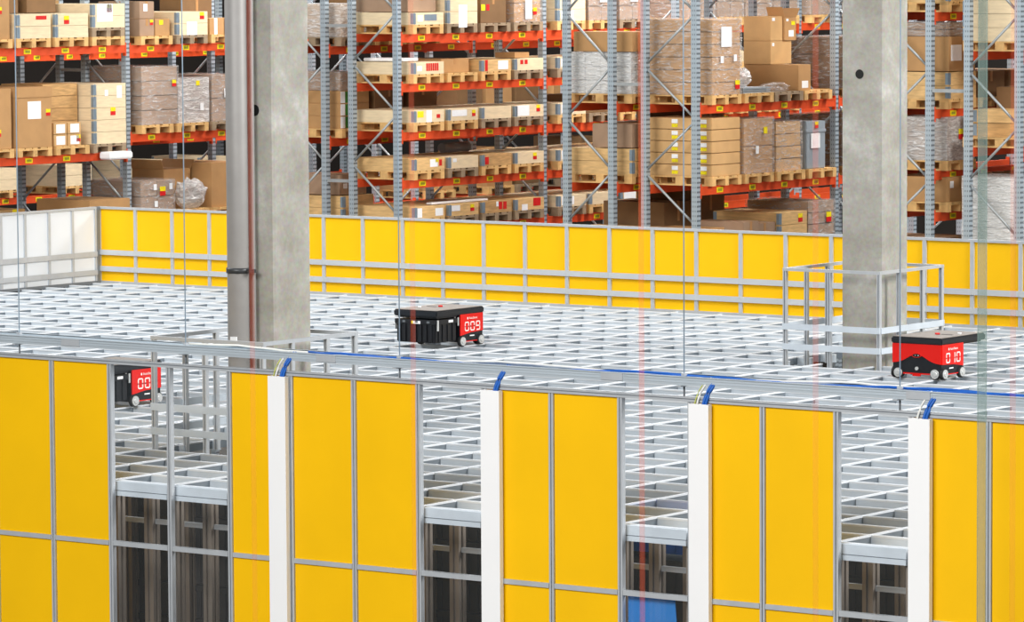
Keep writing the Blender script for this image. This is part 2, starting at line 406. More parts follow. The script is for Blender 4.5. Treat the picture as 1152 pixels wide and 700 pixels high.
# ------------------------------------------------------------------ robots
def seg_digit(mb, ch, y0, z0, w, h, t, x0, x1):
    """outlined rounded-rectangle digits in the Y-Z plane"""
    s = {'0': 'abcdef', '9': 'abcdfg', '1': 'bc', '8': 'abcdefg'}[ch]
    c = t*.9
    R = {'a': (y0+c, y0+w-c, z0+h-t, z0+h), 'd': (y0+c, y0+w-c, z0, z0+t), 'g': (y0+c, y0+w-c, z0+h*.42, z0+h*.42+t),
         'f': (y0, y0+t, z0+h*.42, z0+h-c), 'e': (y0, y0+t, z0+c, z0+h*.42+t), 'b': (y0+w-t, y0+w, z0+h*.42, z0+h-c), 'c': (y0+w-t, y0+w, z0+c, z0+h*.42+t)}
    for k in s:
        a = R[k]
        if ch == '1': a = (a[0], a[1], a[2] if k == 'b' else z0, z0+h if k == 'b' else a[3])
        mb.box(x0, x1, *a)
    # bevelled corners
    for (yy, zz, sy, sz, need) in ((y0, z0, 1, 1, 'de'), (y0+w, z0, -1, 1, 'dc'), (y0, z0+h, 1, -1, 'af'), (y0+w, z0+h, -1, -1, 'ab')):
        if all(q in s for q in need) and ch != '1':
            mb.prism([(yy, zz+sz*c), (yy+sy*t, zz+sz*c), (yy+sy*c, zz+sz*t), (yy+sy*c, zz)], 'x', x0, x1)
def text_mesh(txt, size):
    cu = bpy.data.curves.new('lettering', 'FONT'); cu.body = txt; cu.size = size; cu.extrude = .0008; cu.align_x = 'CENTER'; cu.offset = .0
    o = bpy.data.objects.new('tmp', cu); COL.objects.link(o)
    dg = bpy.context.evaluated_depsgraph_get(); me = bpy.data.meshes.new_from_object(o.evaluated_get(dg))
    bpy.data.objects.remove(o); me.materials.append(MATS['robot_mark']); return me
LOGO = text_mesh('AutoStore', .04)
def robot(loc, flip, digits, label, with_bin):
    """local: body at -Y half, lid overhangs to +Y. width X .65, length Y .965"""
    r = tag(empty('storage_robot', loc, math.pi if flip else 0), label, 'robot', 'red and black storage robots')
    W_, L_, B_ = .325, .965, .485
    # chassis with the waved black skirt on each visible face
    body = MB()
    body.box(-W_+.012, W_-.012, .012, B_-.005, .055, .40)
    put('chassis', body.mesh('chassis', 'robot_black'), r)
    # red front cover: flat panel with waved lower edge
    n = 22; lo = []
    for i in range(n+1):
        u = i/n; x = -W_+.01+u*(2*W_-.02)
        b = math.exp(-((u-.5)/.26)**2)
        lo.append((x, .175+.105*b))
    pts = [(W_-.01, .395), (-W_+.01, .395)]+lo
    put('front_cover', MB().prism(pts, 'y', 0, .016).mesh('front_cover', 'robot_red'), r)
    for s in (-1, 1):
        xs = (s*(W_-.016), s*W_)
        pts = [(.016, .395), (B_-.008, .395), (B_-.008, .135), (B_*.55, .165), (.016, .175)]
        sc = put('side_cover', MB().prism(pts, 'x', min(xs), max(xs)).mesh('side_cover', 'robot_red'), r)
        w = .085; gap = .028; tot = 3*w+2*gap
        xa, xb = (W_, W_+.002) if s > 0 else (-W_-.002, -W_)
        y0 = B_/2-tot/2+.01
        for i, ch in enumerate(digits):
            if ch == ' ': continue
            mb = MB(); seg_digit(mb, ch, y0+i*(w+gap), .185, w, .115, .015, xa, xb)
            if s < 0:
                for v in mb.bm.verts: v.co.y = B_-v.co.y
            dg_ = put('digit', mb.mesh('digit', 'robot_mark'), sc); dg_['label'] = 'white outlined digit'
        lg = put('logo', LOGO, sc, (s*(W_+.0015), B_/2+.025*s, .330), (math.pi/2, 0, math.pi/2*s))
        em = put('emblem', MB().prism([(math.cos(a)*.013, math.sin(a)*.016) for a in [math.pi/6+i*math.pi/3 for i in range(6)]], 'x', min(xa, xb), max(xa, xb)).mesh('emblem', 'robot_mark'), sc, (0, B_/2-.085*s, .342))
        put('skirt_badge', MB().box(min(xa, xb)-.0 if s > 0 else -W_+.008, max(xa, xb) if s > 0 else -W_+.011, B_*.38, B_*.56, .118, .132).mesh('skirt_badge', 'paper'), r) if s < 0 else put('skirt_badge', MB().box(W_-.012, W_-.009, B_*.38, B_*.56, .118, .132).mesh('skirt_badge', 'paper'), r)
        put('bumper', MB().box(min(s*(W_-.012), s*(W_-.006)), max(s*(W_-.012), s*(W_-.006)), .12, B_-.11, .055, .066).mesh('bumper', 'robot_red'), r)
    put('bumper', MB().box(-W_+.15, W_-.15, 0, .012, .055, .070).box(-.05, .05, -.006, .012, .035, .07).mesh('bumper', 'robot_red'), r)
    # sensor window on the front
    sw = put('sensor', MB().prism([(math.cos(a)*.062+(.0), .268+math.sin(a)*.026) for a in [i*math.pi/8 for i in range(16)]], 'y', -.004, .004).mesh('sensor', 'robot_red'), r)
    put('sensor_lens', MB().prism([(math.cos(a)*.05, .268+math.sin(a)*.018) for a in [i*math.pi/8 for i in range(16)]], 'y', -.008, -.003).mesh('sensor_lens', 'black'), sw)
    put('sensor_light', MB().cyl((.025, -.010, .268), (.025, -.008, .268), .006, 8).cyl((-.012, -.010, .268), (-.012, -.008, .268), .004, 8).mesh('sensor_light', 'paper'), sw)
    put('button', MB().cyl((0, -.004, .12), (0, .014, .12), .02, 16).mesh('button', 'wheel'), r)
    # wheels: two on each face
    def wheel(c, ax, rad, zc):
        d = Vector(ax); c = Vector((c[0], c[1], zc))
        wh = put('wheel', MB().cyl(c-d*.028, c+d*.010, rad, 26).mesh('wheel', 'rubber'), r)
        put('hub', MB().cyl(c+d*.008, c+d*.020, rad*.80, 24).cyl(c+d*.018, c+d*.028, rad*.55, 20, 0, rad*.4).mesh('hub', 'wheel'), wh)
    for s in (-1, 1):
        for yy in (.062, B_-.045): wheel((s*(W_-.004), yy), (s, 0, 0), .065, .067)
    for xx in (-W_+.085, W_-.09): wheel((xx, .012), (0, -1, 0), .065, .067)
    # lid with cantilever
    lid = MB().box(-W_-.005, W_+.005, -.008, L_, .392, .468)
    lo = put('lid', lid.mesh('lid', 'robot_lid', .014), r)
    put('top_plate', MB().box(-W_+.012, W_-.012, .012, L_-.02, .466, .474).mesh('top_plate', 'robot_top', .003), lo)
    put('emergency_button', MB().cyl((.02, .42, .474), (.02, .42, .492), .028, 18).mesh('emergency_button', 'red_tag'), lo)
    put('status_slot', MB().box(.06, .20, .44, .47, .474, .477).mesh('status_slot', 'black'), lo)
    put('antenna_cap', MB().cyl((.19, .62, .474), (.19, .62, .488), .022, 16).mesh('antenna_cap', 'paper'), lo)
    # lift bar under the cantilever
    put('gripper_plate', MB().box(-W_+.03, W_-.03, B_+.02, L_-.05, .372, .392).mesh('gripper_plate', 'robot_black'), r)
    for s in (-1, 1):
        put('lift_band', MB().box(s*(W_-.05)-.006, s*(W_-.05)+.006, B_+.03, B_+.045, .33, .392).mesh('lift_band', 'wheel'), r)
    if with_bin:
        b = tag(empty('storage_bin', loc, math.pi if flip else 0), with_bin, 'bin', 'black bins carried by robots')
        y0, y1, z0, z1 = B_+.012, L_-.004, .075, .345
        put('bin_body', MB().box(-W_+.03, W_-.03, y0+.02, y1-.012, z0, z1).mesh('bin_body', 'dark_plastic', .012), b)
        put('bin_rim', MB().box(-W_+.008, W_-.008, y0+.005, y1, z1-.045, z1+.012).mesh('bin_rim', 'dark_plastic', .006), b)
        rm = MB().box(-.016, .016, -.014, .012, z0+.012, z1-.05).mesh('rib', 'dark_plastic', .004)
        for x in (-.24, -.16, -.08, 0, .08, .16, .24): put('rib', rm, b, (x, y1-.008, 0))
        for s in (-1, 1):
            for yy in (y0+.1, y0+.2, y0+.3, y0+.38): put('rib', rm, b, (s*(W_-.028), yy, 0), (0, 0, math.pi/2))
            put('label_plate', MB().box(s*(W_-.008)-.002, s*(W_-.008)+.002, y0+.12, y0+.21, z1-.03, z1).mesh('label_plate', 'paper'), b)
            put('handle_clip', MB().box(s*(W_-.004)-.004, s*(W_-.004)+.004, y1-.05, y1-.02, z1-.12, z1+.01).box(s*(W_-.004)-.004, s*(W_-.004)+.004, y0+.01, y0+.03, z1-.08, z1+.02).mesh('handle_clip', 'wheel'), b)
        for x in (-.2, -.02, .17): put('latch', MB().box(x-.02, x+.02, y1-.002, y1+.006, z1-.028, z1-.004).mesh('latch', 'alu_dark'), b)
        put('label_plate', MB().box(-.08, .03, y1, y1+.003, z1-.04, z1-.004).mesh('label_plate', 'paper'), b)
        put('label_plate', MB().box(.03, .055, y1, y1+.003, z1-.04, z1-.004).mesh('label_plate', 'yellow_tag'), b)
    return r
robot((17.82, -6.43, .0), False, '010', 'red and black robot numbered 010 beside the caged column', None)
robot((10.715, -5.41, .0), True, '009', 'red and black robot numbered 009 carrying a black bin over the grid', 'black ribbed bin held under the lid of robot 009')
robot((12.145, -13.12, .0), True, '00 ', 'red robot partly hidden behind the near wall at left', 'black bin under the robot behind the near wall')

# ------------------------------------------------------------------ cable tray above the near wall
YT = -18.62
tr = tag(empty('cable_tray', (0, YT, 0)), 'galvanised cable tray with blue cables running above the near yellow wall', 'cable tray')
ZT = 1.205
joints = [7.6, 10.5, 13.4, 16.22, 19.2, 22.24, 25.2, 28.2]
for a, b in zip(joints, joints[1:]):
    mb = MB()
    mb.box(a, b, -.11, .11, ZT, ZT+.006).box(a, b, -.114, -.108, ZT, ZT+.075).box(a, b, .108, .114, ZT, ZT+.075)
    mb.box(a, b, -.124, -.108, ZT+.069, ZT+.077).box(a, b, .108, .124, ZT+.069, ZT+.077).box(a, b, -.118, -.114, ZT+.022, ZT+.03).box(a, b, -.118, -.114, ZT+.046, ZT+.054)
    put('tray_section', mb.mesh('tray_section', 'tray'), tr)
jm = MB().box(-.11, .11, -.122, -.114, .008, .068).mesh('joint_plate', 'alu')
for a in joints[1:-1]: put('joint_plate', jm, tr, (a, 0, ZT))
def run_cable(name, m, x0, x1, y, r, seed, z=.02, label=None):
    rr = random.Random(seed); pts = []
    n = int((x1-x0)/.18)
    for i in range(n+1):
        x = x0+(x1-x0)*i/n
        pts.append((x, YT+y+rr.uniform(-.02, .02), ZT+z+rr.uniform(0, .008)+.02*math.sin(x*1.9+seed*1.3)))
    o = put(name, MB().tube(pts, r, 6).mesh(name, m)); tag(o, label, 'cable', 'cables lying in the tray'); return o
run_cable('blue_cable', 'blue_cable', 18.6, 27.6, -.04, .012, 1, .05, 'blue cable lying along the near edge of the cable tray')
run_cable('blue_cable', 'blue_cable', 18.9, 27.6, .0, .012, 2, .052, 'blue cable lying along the middle of the cable tray')
run_cable('blue_cable', 'blue_cable', 22.8, 27.6, .03, .012, 3, .056, 'blue cable joining the tray past the third duct')
run_cable('white_cable', 'white_cable', 17.5, 27.6, .06, .010, 4, .06, 'white cable lying along the far edge of the cable tray')
# cables from each duct up to the tray
for i, k in enumerate((4, 7, 10, 13)):
    x = DX[i]
    nm = ['leftmost', 'second', 'third', 'rightmost'][i]
    for dxx, m, r, on in ((.02, 'blue_cable', .014, 1), (.045, 'blue_cable', .013, 1), (-.04, 'white_cable', .009, i != 1), (-.065, 'yellow_cable', .005, i in (0, 2))):
        if not on: continue
        p0 = Vector((x+dxx, YW-.06, .95)); p3 = Vector((x+dxx+.09, YT-.07, ZT+.072))
        pts = []
        for q in range(11):
            t = q/10
            a = p0.lerp(p0+Vector((0, 0, .2)), t); b = (p0+Vector((0, 0, .22))).lerp(p3, t)
            pts.append(a.lerp(b, t))
        o = put(m, MB().tube(pts, r, 8).mesh(m, m))
        tag(o, '%s%s cable rising from the %s white duct into the tray' % ({'blue_cable': 'blue', 'white_cable': 'white', 'yellow_cable': 'thin yellow'}[m], ' outer' if dxx == .045 else '', nm), 'cable', 'cables rising from the ducts')
HX = [15.53, 17.54, 19.96, 22.92, 24.99]
HN = ['at the left picture edge', 'crossing the guard wall left of the downpipe', 'crossing the robot that carries a bin', 'crossing the carton rack', 'crossing the robot beside the cage']
for x, n in zip(HX, HN):
    h = tag(empty('tray_hanger', (x, YT, ZT)), 'thin steel hanger wire of the cable tray, '+n, 'hanger wire', 'cable tray hangers')
    put('wire', MB().cyl((0, -.05, .0), (0, -.05, 9), .0055, 6).mesh('wire', 'wire'), h)
    put('threaded_end', MB().cyl((0, -.05, -.13), (0, -.05, 0), .008, 6).mesh('threaded_end', 'alu_dark'), h)
    put('saddle', MB().box(-.02, .02, -.13, .13, -.012, -.001).box(-.018, .018, -.068, -.03, .075, .095).mesh('saddle', 'alu'), h)
# red cords and the pane edge hanging in front of the near wall
CX = [(19.0, 'faint red cord hanging in front of the left column', 'red_cord_faint'), (20.745, 'red cord hanging in front of robot 009', 'red_cord_faint'), (23.065, 'red cord hanging before the third window gap', 'red_cord'), (24.72, 'red cord hanging just left of the right column', 'red_cord_faint'), (26.49, 'faint red cord at the right picture edge', 'red_cord_faint')]
for x, l, m in CX:
    o = put('hanging_cord', MB().cyl((0, 0, FLOOR), (0, 0, 11), .023, 10).mesh('hanging_cord', m), None, (x, -19.5, 0)); tag(o, l, 'cord', 'red hanging cords')
o = put('glass_screen_edge', MB().box(-.035, .035, -.02, .02, FLOOR, 11).mesh('glass_screen_edge', 'green_glass', .008), None, (26.22, -19.5, 0)); tag(o, 'pale green translucent glass edge standing before the right wall panels', 'glass edge')

# ------------------------------------------------------------------ bins below the grid
def bin_mesh(m):
    mb = MB()
    mb.box(-.31, .31, -.21, .21, 0, .29).box(-.325, .325, -.225, .225, .26, .315)
    for x in (-.25, -.15, -.05, .05, .15, .25): mb.box(x-.012, x+.012, -.22, -.2, .02, .26)
    return mb.mesh('storage_bin', m)
bm_d, bm_b = bin_mesh('bin_plastic'), bin_mesh('blue_plastic')
BN = ['top', 'second', 'third', 'fourth', 'fifth']
for kk in (21, 22, 23, 24, 26, 27, 28, 29, 30, 31, 32, 33, 34, 35, 36):
    win = {21: 'first', 22: 'first', 23: 'first', 24: 'first', 26: 'second', 27: 'second', 28: 'second', 30: 'third', 31: 'third', 32: 'third', 34: 'fourth', 35: 'fourth', 36: 'fourth', 33: 'fourth', 29: 'second'}[kk]
    pos = {21: 'leftmost', 22: 'second', 23: 'third', 24: 'rightmost', 26: 'left', 27: 'middle', 28: 'right', 30: 'left', 31: 'middle', 32: 'right', 34: 'left', 35: 'right', 36: 'outermost right', 33: 'outermost left', 29: 'outermost right'}[kk]
    for q in range(5):
        blue = kk == 30 and q == 0
        o = put('storage_bin', bm_b if blue else bm_d, None, (XOFF(kk)+P1/2, YR(2)+P2/2, -.33-.10*(0 if blue else 1)-.32*q-(.02 if not blue else 0)))
        if blue: o.location.z = -.40
        tag(o, ('blue storage bin on top of the left stack behind the third window gap' if blue else '%s dark storage bin of the %s stack behind the %s window gap' % (BN[q], pos, win)), 'bin', 'storage bins below the grid')
# blue film hung behind the lower pane of the third window
n = 14
pts = [(XF(9)+.03, -2.2), (XF(9)+.03, MID-.03), (XF(9)+.50, MID-.03)]+[(XF(9)+.50+.10*math.sin(i/n*1.4), MID-.03-1.6*i/n) for i in range(1, n+1)]
o = put('blue_sheet', MB().prism(pts, 'y', YW+.05, YW+.056).mesh('blue_sheet', 'blue_film')); tag(o, 'translucent blue plastic sheet behind the lower pane of the third window', 'sheet')

# ------------------------------------------------------------------ pallet racks
YE, BAY = 6.0, 3.9
ROWS = {}   # name -> dict
def rack(name, x0, x1, levels, bays, label, phase, ytop=6.2):
    """single-deep rack row; frames stand across X from x0 to x1; bays run along Y"""
    r = tag(empty('pallet_rack', (x0, YE, FLOOR)), label, 'pallet rack')
    d = x1-x0; H = ytop-FLOOR
    um = cached(('up',), lambda: MB().box(-.05, .05, 0, .02, 0, H).box(-.05, -.035, .02, .085, 0, H).box(.035, .05, .02, .085, 0, H).box(-.05, -.02, .085, .1, 0, H).box(.02, .05, .085, .1, 0, H).mesh('upright', 'upright'))
    b0, b1 = min(bays), max(bays)+1
    for b in range(b0, b1+1):
        y = b*BAY
        put('upright', um, r, (.05, y, 0)); put('upright', um, r, (d-.05, y, 0))
        if True:
            z = -FLOOR+.7-1.6*3; side = phase
            while z < H:
                a = (.06, d-.06) if side else (d-.06, .06)
                if z+.8 > 3.5: put('diagonal_brace', cached(('db', round(d, 3), side), lambda: MB().cyl((a[0], 0, .02), (a[1], 0, .78), .019, 6).mesh('diagonal_brace', 'brace')), r, (0, y+.045, z))
                side = 1-side; z += .8
    bays_ = sorted(bays)
    for b in bays_:
        lv = levels(b)
        for z in lv:
            for xx, fr in ((d-.05, 1), (.0, 0)):
                bm = cached(('beam',), lambda: MB().box(0, .05, .11, BAY-.01, 0, .13).box(.05, .056, .11, BAY-.01, 0, .022).box(.05, .056, .11, BAY-.01, .108, .13).box(0, .056, .09, .12, -.05, .17).box(0, .056, BAY-.02, BAY+.01, -.05, .17).mesh('beam', 'beam'))
                bo = put('beam', bm, r, (xx if fr else .05, b*BAY, z-FLOOR), (0, 0, 0))
                if not fr: bo.scale = (-1, 1, 1)
                if fr:
                    tm_ = cached(('bt',), lambda: MB().box(.05, .0525, -.085, .085, .026, .104).box(.0525, .0535, -.05, .06, .045, .085, 1).mesh('location_tag', ['yellow_tag', 'tag_print']))
                    for i in range(4): put('location_tag', tm_, bo, (0, .67+.9*i-.05, 0))
    ROWS[name] = dict(x0=x0, x1=x1, r=r)
    return r
A_L = [.36, 1.12, 1.88, 2.64, 3.42]
rack('A', -.06, .935, lambda b: A_L if b < 3 else [.36, 1.88, 3.42], [0, 1, 2, 3], 'galvanised rack with orange beams and low crates in the middle', 0)
rack('Ab', -1.50, -.51, lambda b: [.3, 1.76, 3.22], [0, 1], 'rear half of the middle rack, left of its crates', 1)
rack('B', 5.553, 6.567, lambda b: [-.05, 1.17, 2.39, 4.2], [0, 1], 'galvanised rack with orange beams and stacked cartons right of middle', 0)
rack('Bb', 4.105, 5.047, lambda b: [-.05, 1.17, 2.39, 4.2], [0, 1], 'rear half of the carton rack, with crossed braces at its end', 1)
rack('C', 11.156, 12.086, lambda b: [.2, 1.85, 3.23], [0], 'galvanised rack at the right edge holding white wrapped goods', 0)
rack('Cb', 9.64, 10.62, lambda b: [.9, 1.5, 2.39, 3.79], [0], 'rear half of the right edge rack behind the right column', 1)
rack('R', -5.69, -4.70, lambda b: [.2, 1.475, 3.22] if b < 0 else ([.3, 1.745, 3.21] if b == 0 else [.3, 1.745, 3.21]), [-2, -1, 0, 1, 2, 3], 'galvanised rack with orange beams and tall goods at the left', 0)
rack('Rb', -7.14, -6.15, lambda b: [.2, 1.6, 3.22], [-1, 0, 1], 'rear half of the left rack, dark behind its goods', 1)
rack('Q', -12.6, -11.6, lambda b: [.3, 1.6, 2.9], [0, 1, 2, 3], 'distant rack seen through the left rack', 0)
# row spacers between back-to-back frames
for (xa, xb, z, rn) in ((-.51, -.06, 3.66, 'A'), (5.047, 5.553, 2.8, 'B'), (10.62, 11.156, 2.77, 'C'), (-6.15, -5.69, 2.9, 'R'), (-.51, -.06, 1.2, 'A')):
    r = ROWS[rn]['r']
    put('row_spacer', MB().box(xa-r.location.x, xb-r.location.x, .02, .06, z-FLOOR, z-FLOOR+.05).mesh('row_spacer', 'brace'), r)

# ------------------------------------------------------------------ goods
ORD = ['first', 'second', 'third', 'fourth']
RN = {'A': 'middle rack', 'Ab': 'middle rack rear half', 'B': 'carton rack', 'Bb': 'carton rack rear half', 'C': 'right edge rack', 'Cb': 'right edge rack rear', 'R': 'left rack', 'Rb': 'left rack rear half', 'Q': 'distant left rack'}
def spot(row, bay, lvl, slot):
    R = ROWS[row]; front = row in 'ABCRQ'
    xc = R['x1']-.5 if front else R['x0']+.5
    return xc, YE+bay*BAY+.67+.9*slot
def where(row, bay, lvl, slot):
    lv = LV[row](bay); n = len(lv)-1-lvl
    sh = ['top', 'second', 'third', 'fourth', 'fifth'][n]
    bn = {-2: 'nearest', -1: 'near', 0: '', 1: 'second', 2: 'third', 3: 'fourth'}[bay]
    return '%s on %s shelf, %s%s' % (ORD[slot], sh, RN[row], (' '+bn+' bay') if bn else '')
LV = {'A': lambda b: A_L if b < 3 else [.36, 1.88, 3.42], 'Ab': lambda b: [.3, 1.76, 3.22], 'B': lambda b: [-.05, 1.17, 2.39, 4.2], 'Bb': lambda b: [-.05, 1.17, 2.39, 4.2], 'C': lambda b: [.2, 1.85, 3.23], 'Cb': lambda b: [.9, 1.5, 2.39, 3.79], 'R': lambda b: [.2, 1.475, 3.22] if b < 0 else [.3, 1.745, 3.21], 'Rb': lambda b: [.2, 1.6, 3.22], 'Q': lambda b: [.3, 1.6, 2.9]}

def pallet_parts(m):
    deck = MB()
    for y in (-.4, -.2275, -.055+.0, .1275, .30): deck.box(-.6, .6, y, y+(.145 if abs(y+.055) > .01 else .11) if y < .2 else .4, .122, .144)
    for x in (-.6, -.0725, .455): deck.box(x, x+.145, -.4, .4, .1, .122)
    run = MB()
    for x in (-.6, -.0725, .455): run.box(x, x+.145, -.05, .05, .022, .1)
    run.box(-.6, .6, -.05, .05, 0, .022)
    return deck.mesh('top_deck', m), run.mesh('runner', m)
PAL = {'new': pallet_parts('wood_pallet'), 'old': pallet_parts('wood_pallet_grey')}
def pallet(x, y, z, wh, kind='new', dx=0):
    o = tag(empty('pallet', (x, y, z)), ('wooden' if kind == 'new' else 'weathered')+' pallet, '+wh, 'pallet', 'wooden pallets on the racks')
    d, r = PAL[kind]
    put('top_deck', d, o)
    for yy in (-.35, 0, .35): put('runner', r, o, (0, yy, 0))
    return o

def collar_mesh(m):
    return MB().box(-.6, .6, -.4, -.38, 0, .192).box(-.6, .6, .38, .4, 0, .192).box(-.6, -.58, -.38, .38, 0, .192).box(.58, .6, -.38, .38, 0, .192).mesh('collar', m)
COLL = {m: collar_mesh(m) for m in ('wood', 'wood_pale', 'wood_old')}
LIDM = {m: MB().box(-.575, .575, -.375, .375, 0, .012).mesh('lid', m) for m in ('wood', 'wood_pale', 'wood_old', 'carton')}
HING = MB().box(.555, .604, -.404, -.40, .012, .18).box(.60, .604, -.404, -.325, .012, .18).box(.603, .608, -.372, -.357, .005, .187).mesh('hinge', 'hinge')
HINGL = MB().box(-.604, -.54, -.404, -.40, .012, .18).box(-.604, -.60, -.404, -.34, .012, .18).mesh('hinge', 'hinge')
def marks(o, fx, items, w):
    """items: (y0,y1,z0,z1,material,name) on the +X face at local x=fx; y measured from the left edge"""
    for (y0, y1, z0, z1, m, nm) in items:
        put(nm, cached(('mk', round(y1-y0, 3), round(z1-z0, 3), m), lambda: MB().box(0, .003, 0, y1-y0, 0, z1-z0).mesh(nm, m)), o, (fx, -w/2+y0, z0))
P_, Yt, Rt = 'paper', 'yellow_tag', 'red_tag'
def tagpair(y, z, s=.06): return [(y, y+s, z+s*.55, z+s*1.1, Yt, 'sticker'), (y, y+s, z, z+s*.55, Rt, 'sticker')]
def crate(x, y, z, wh, n=1, m='wood_pale', mk=(), look='pale wooden', lid=True):
    o = tag(empty('wooden_crate', (x, y, z)), '%s crate, %s' % (look, wh), 'crate', 'collar crates on the racks')
    for i in range(n):
        c = put('collar', COLL[m], o, (0, 0, .197*i))
        put('hinge', HING, c); put('hinge', HINGL, c); put('hinge', HING, c, rot=(0, 0, math.pi))
    if lid: put('lid', LIDM[m], o, (0, 0, .197*n-.02))
    marks(o, .601, mk, .8)
    return o
def carton(x, y, z, dx, dy, dz, label, m='carton', mk=(), tape=True, flaps=False, group='cartons on the racks', rotz=0):
    o = tag(empty('carton', (x, y, z), rotz), label, 'carton', group)
    put('box_body', boxmesh(dx, dy, dz, m, .006), o)
    if tape:
        put('tape', cached(('tp', dx, dy, dz), lambda: MB().box(dx/2, dx/2+.0025, -.03, .03, dz*.6, dz).box(-dx/2, dx/2+.0025, -.03, .03, dz, dz+.0025).box(-dx/2-.0025, -dx/2, -.03, .03, dz*.6, dz).mesh('tape', 'tape')), o)
    if flaps:
        put('flap', MB().prism([(-dy/2, 0), (-dy/2-.06, .16), (-dy/2-.054, .162), (-dy/2+.006, 0)], 'x', -dx/2, dx/2).mesh('flap', m), o, (0, 0, dz))
        put('flap', MB().prism([(dy/2-.006, 0), (dy/2+.10, .14), (dy/2+.106, .138), (dy/2, 0)], 'x', -dx/2, dx/2).mesh('flap', m), o, (0, 0, dz))
    marks(o, dx/2+.001, mk, dy)
    return o
def wrapped(x, y, z, dx, dy, dz, label, n=(1, 1, 3), m='carton_grey', film='film', mk=(), seed=0):
    """stack of boxes held together by stretch film"""
    rr = random.Random(seed)
    o = tag(empty('wrapped_load', (x, y, z)), label, 'wrapped load', 'film wrapped loads on the racks')
    a, b, c = n
    for i in range(a):
        for j in range(b):
            for k in range(c):
                bx = boxmesh(dx/a-.012, dy/b-.012, dz/c-.01, m, .006)
                put('box', bx, o, (-dx/2+dx/a*(i+.5)+rr.uniform(-.004, .004), -dy/2+dy/b*(j+.5)+rr.uniform(-.004, .004), dz/c*k+.002))
    # crumpled film hull
    bmm = bmesh.new(); bmesh.ops.create_grid(bmm, x_segments=1, y_segments=1, size=.1); bmm.clear()
    nx, nz = 6, 7; e = .014
    per = [(-dx/2-e+ (dx+2*e)*i/nx, -dy/2-e) for i in range(nx)]+[(dx/2+e, -dy/2-e+(dy+2*e)*i/nx) for i in range(nx)]+[(dx/2+e-(dx+2*e)*i/nx, dy/2+e) for i in range(nx)]+[(-dx/2-e, dy/2+e-(dy+2*e)*i/nx) for i in range(nx)]
    rings = [[bmm.verts.new((px+rr.uniform(-.006, .006), py+rr.uniform(-.006, .006), (dz+.012)*k/nz)) for px, py in per] for k in range(nz+1)]
    for r0, r1 in zip(rings, rings[1:]):
        for i in range(len(per)):
            q = (i+1) % len(per); bmm.faces.new((r0[i], r0[q], r1[q], r1[i]))
    bmm.faces.new(rings[-1])
    me = bpy.data.meshes.new('stretch_film'); bmesh.ops.recalc_face_normals(bmm, faces=bmm.faces[:]); bmm.to_mesh(me); bmm.free(); me.materials.append(MATS[film])
    put('stretch_film', me, o)
    marks(o, dx/2+e+.008, mk, dy)
    return o
def lump(x, y, z, sx, sy, sz, label, m, cat, name, seed=0):
    """crumpled bag"""
    rr = random.Random(seed); bmm = bmesh.new(); bmesh.ops.create_icosphere(bmm, subdivisions=3, radius=1)
    for v in bmm.verts:
        k = 1+rr.uniform(-.16, .16); v.co = Vector((v.co.x*sx*k, v.co.y*sy*k, max(0, (v.co.z*.5+.45)*sz*k)))
    me = bpy.data.meshes.new(name); bmm.to_mesh(me); bmm.free(); me.materials.append(MATS[m])
    return tag(put(name, me, None, (x, y, z)), label, cat)

def on(row, bay, lvl, slot, kind='new', dy=0):
    """pallet on a shelf; returns position of its deck"""
    x, y = spot(row, bay, lvl, slot); y += dy
    z = LV[row](bay)[lvl]+.131
    pallet(x, y, z, where(row, bay, lvl, slot), kind)
    return x, y, z+.1445
def wh(*a): return where(*a)

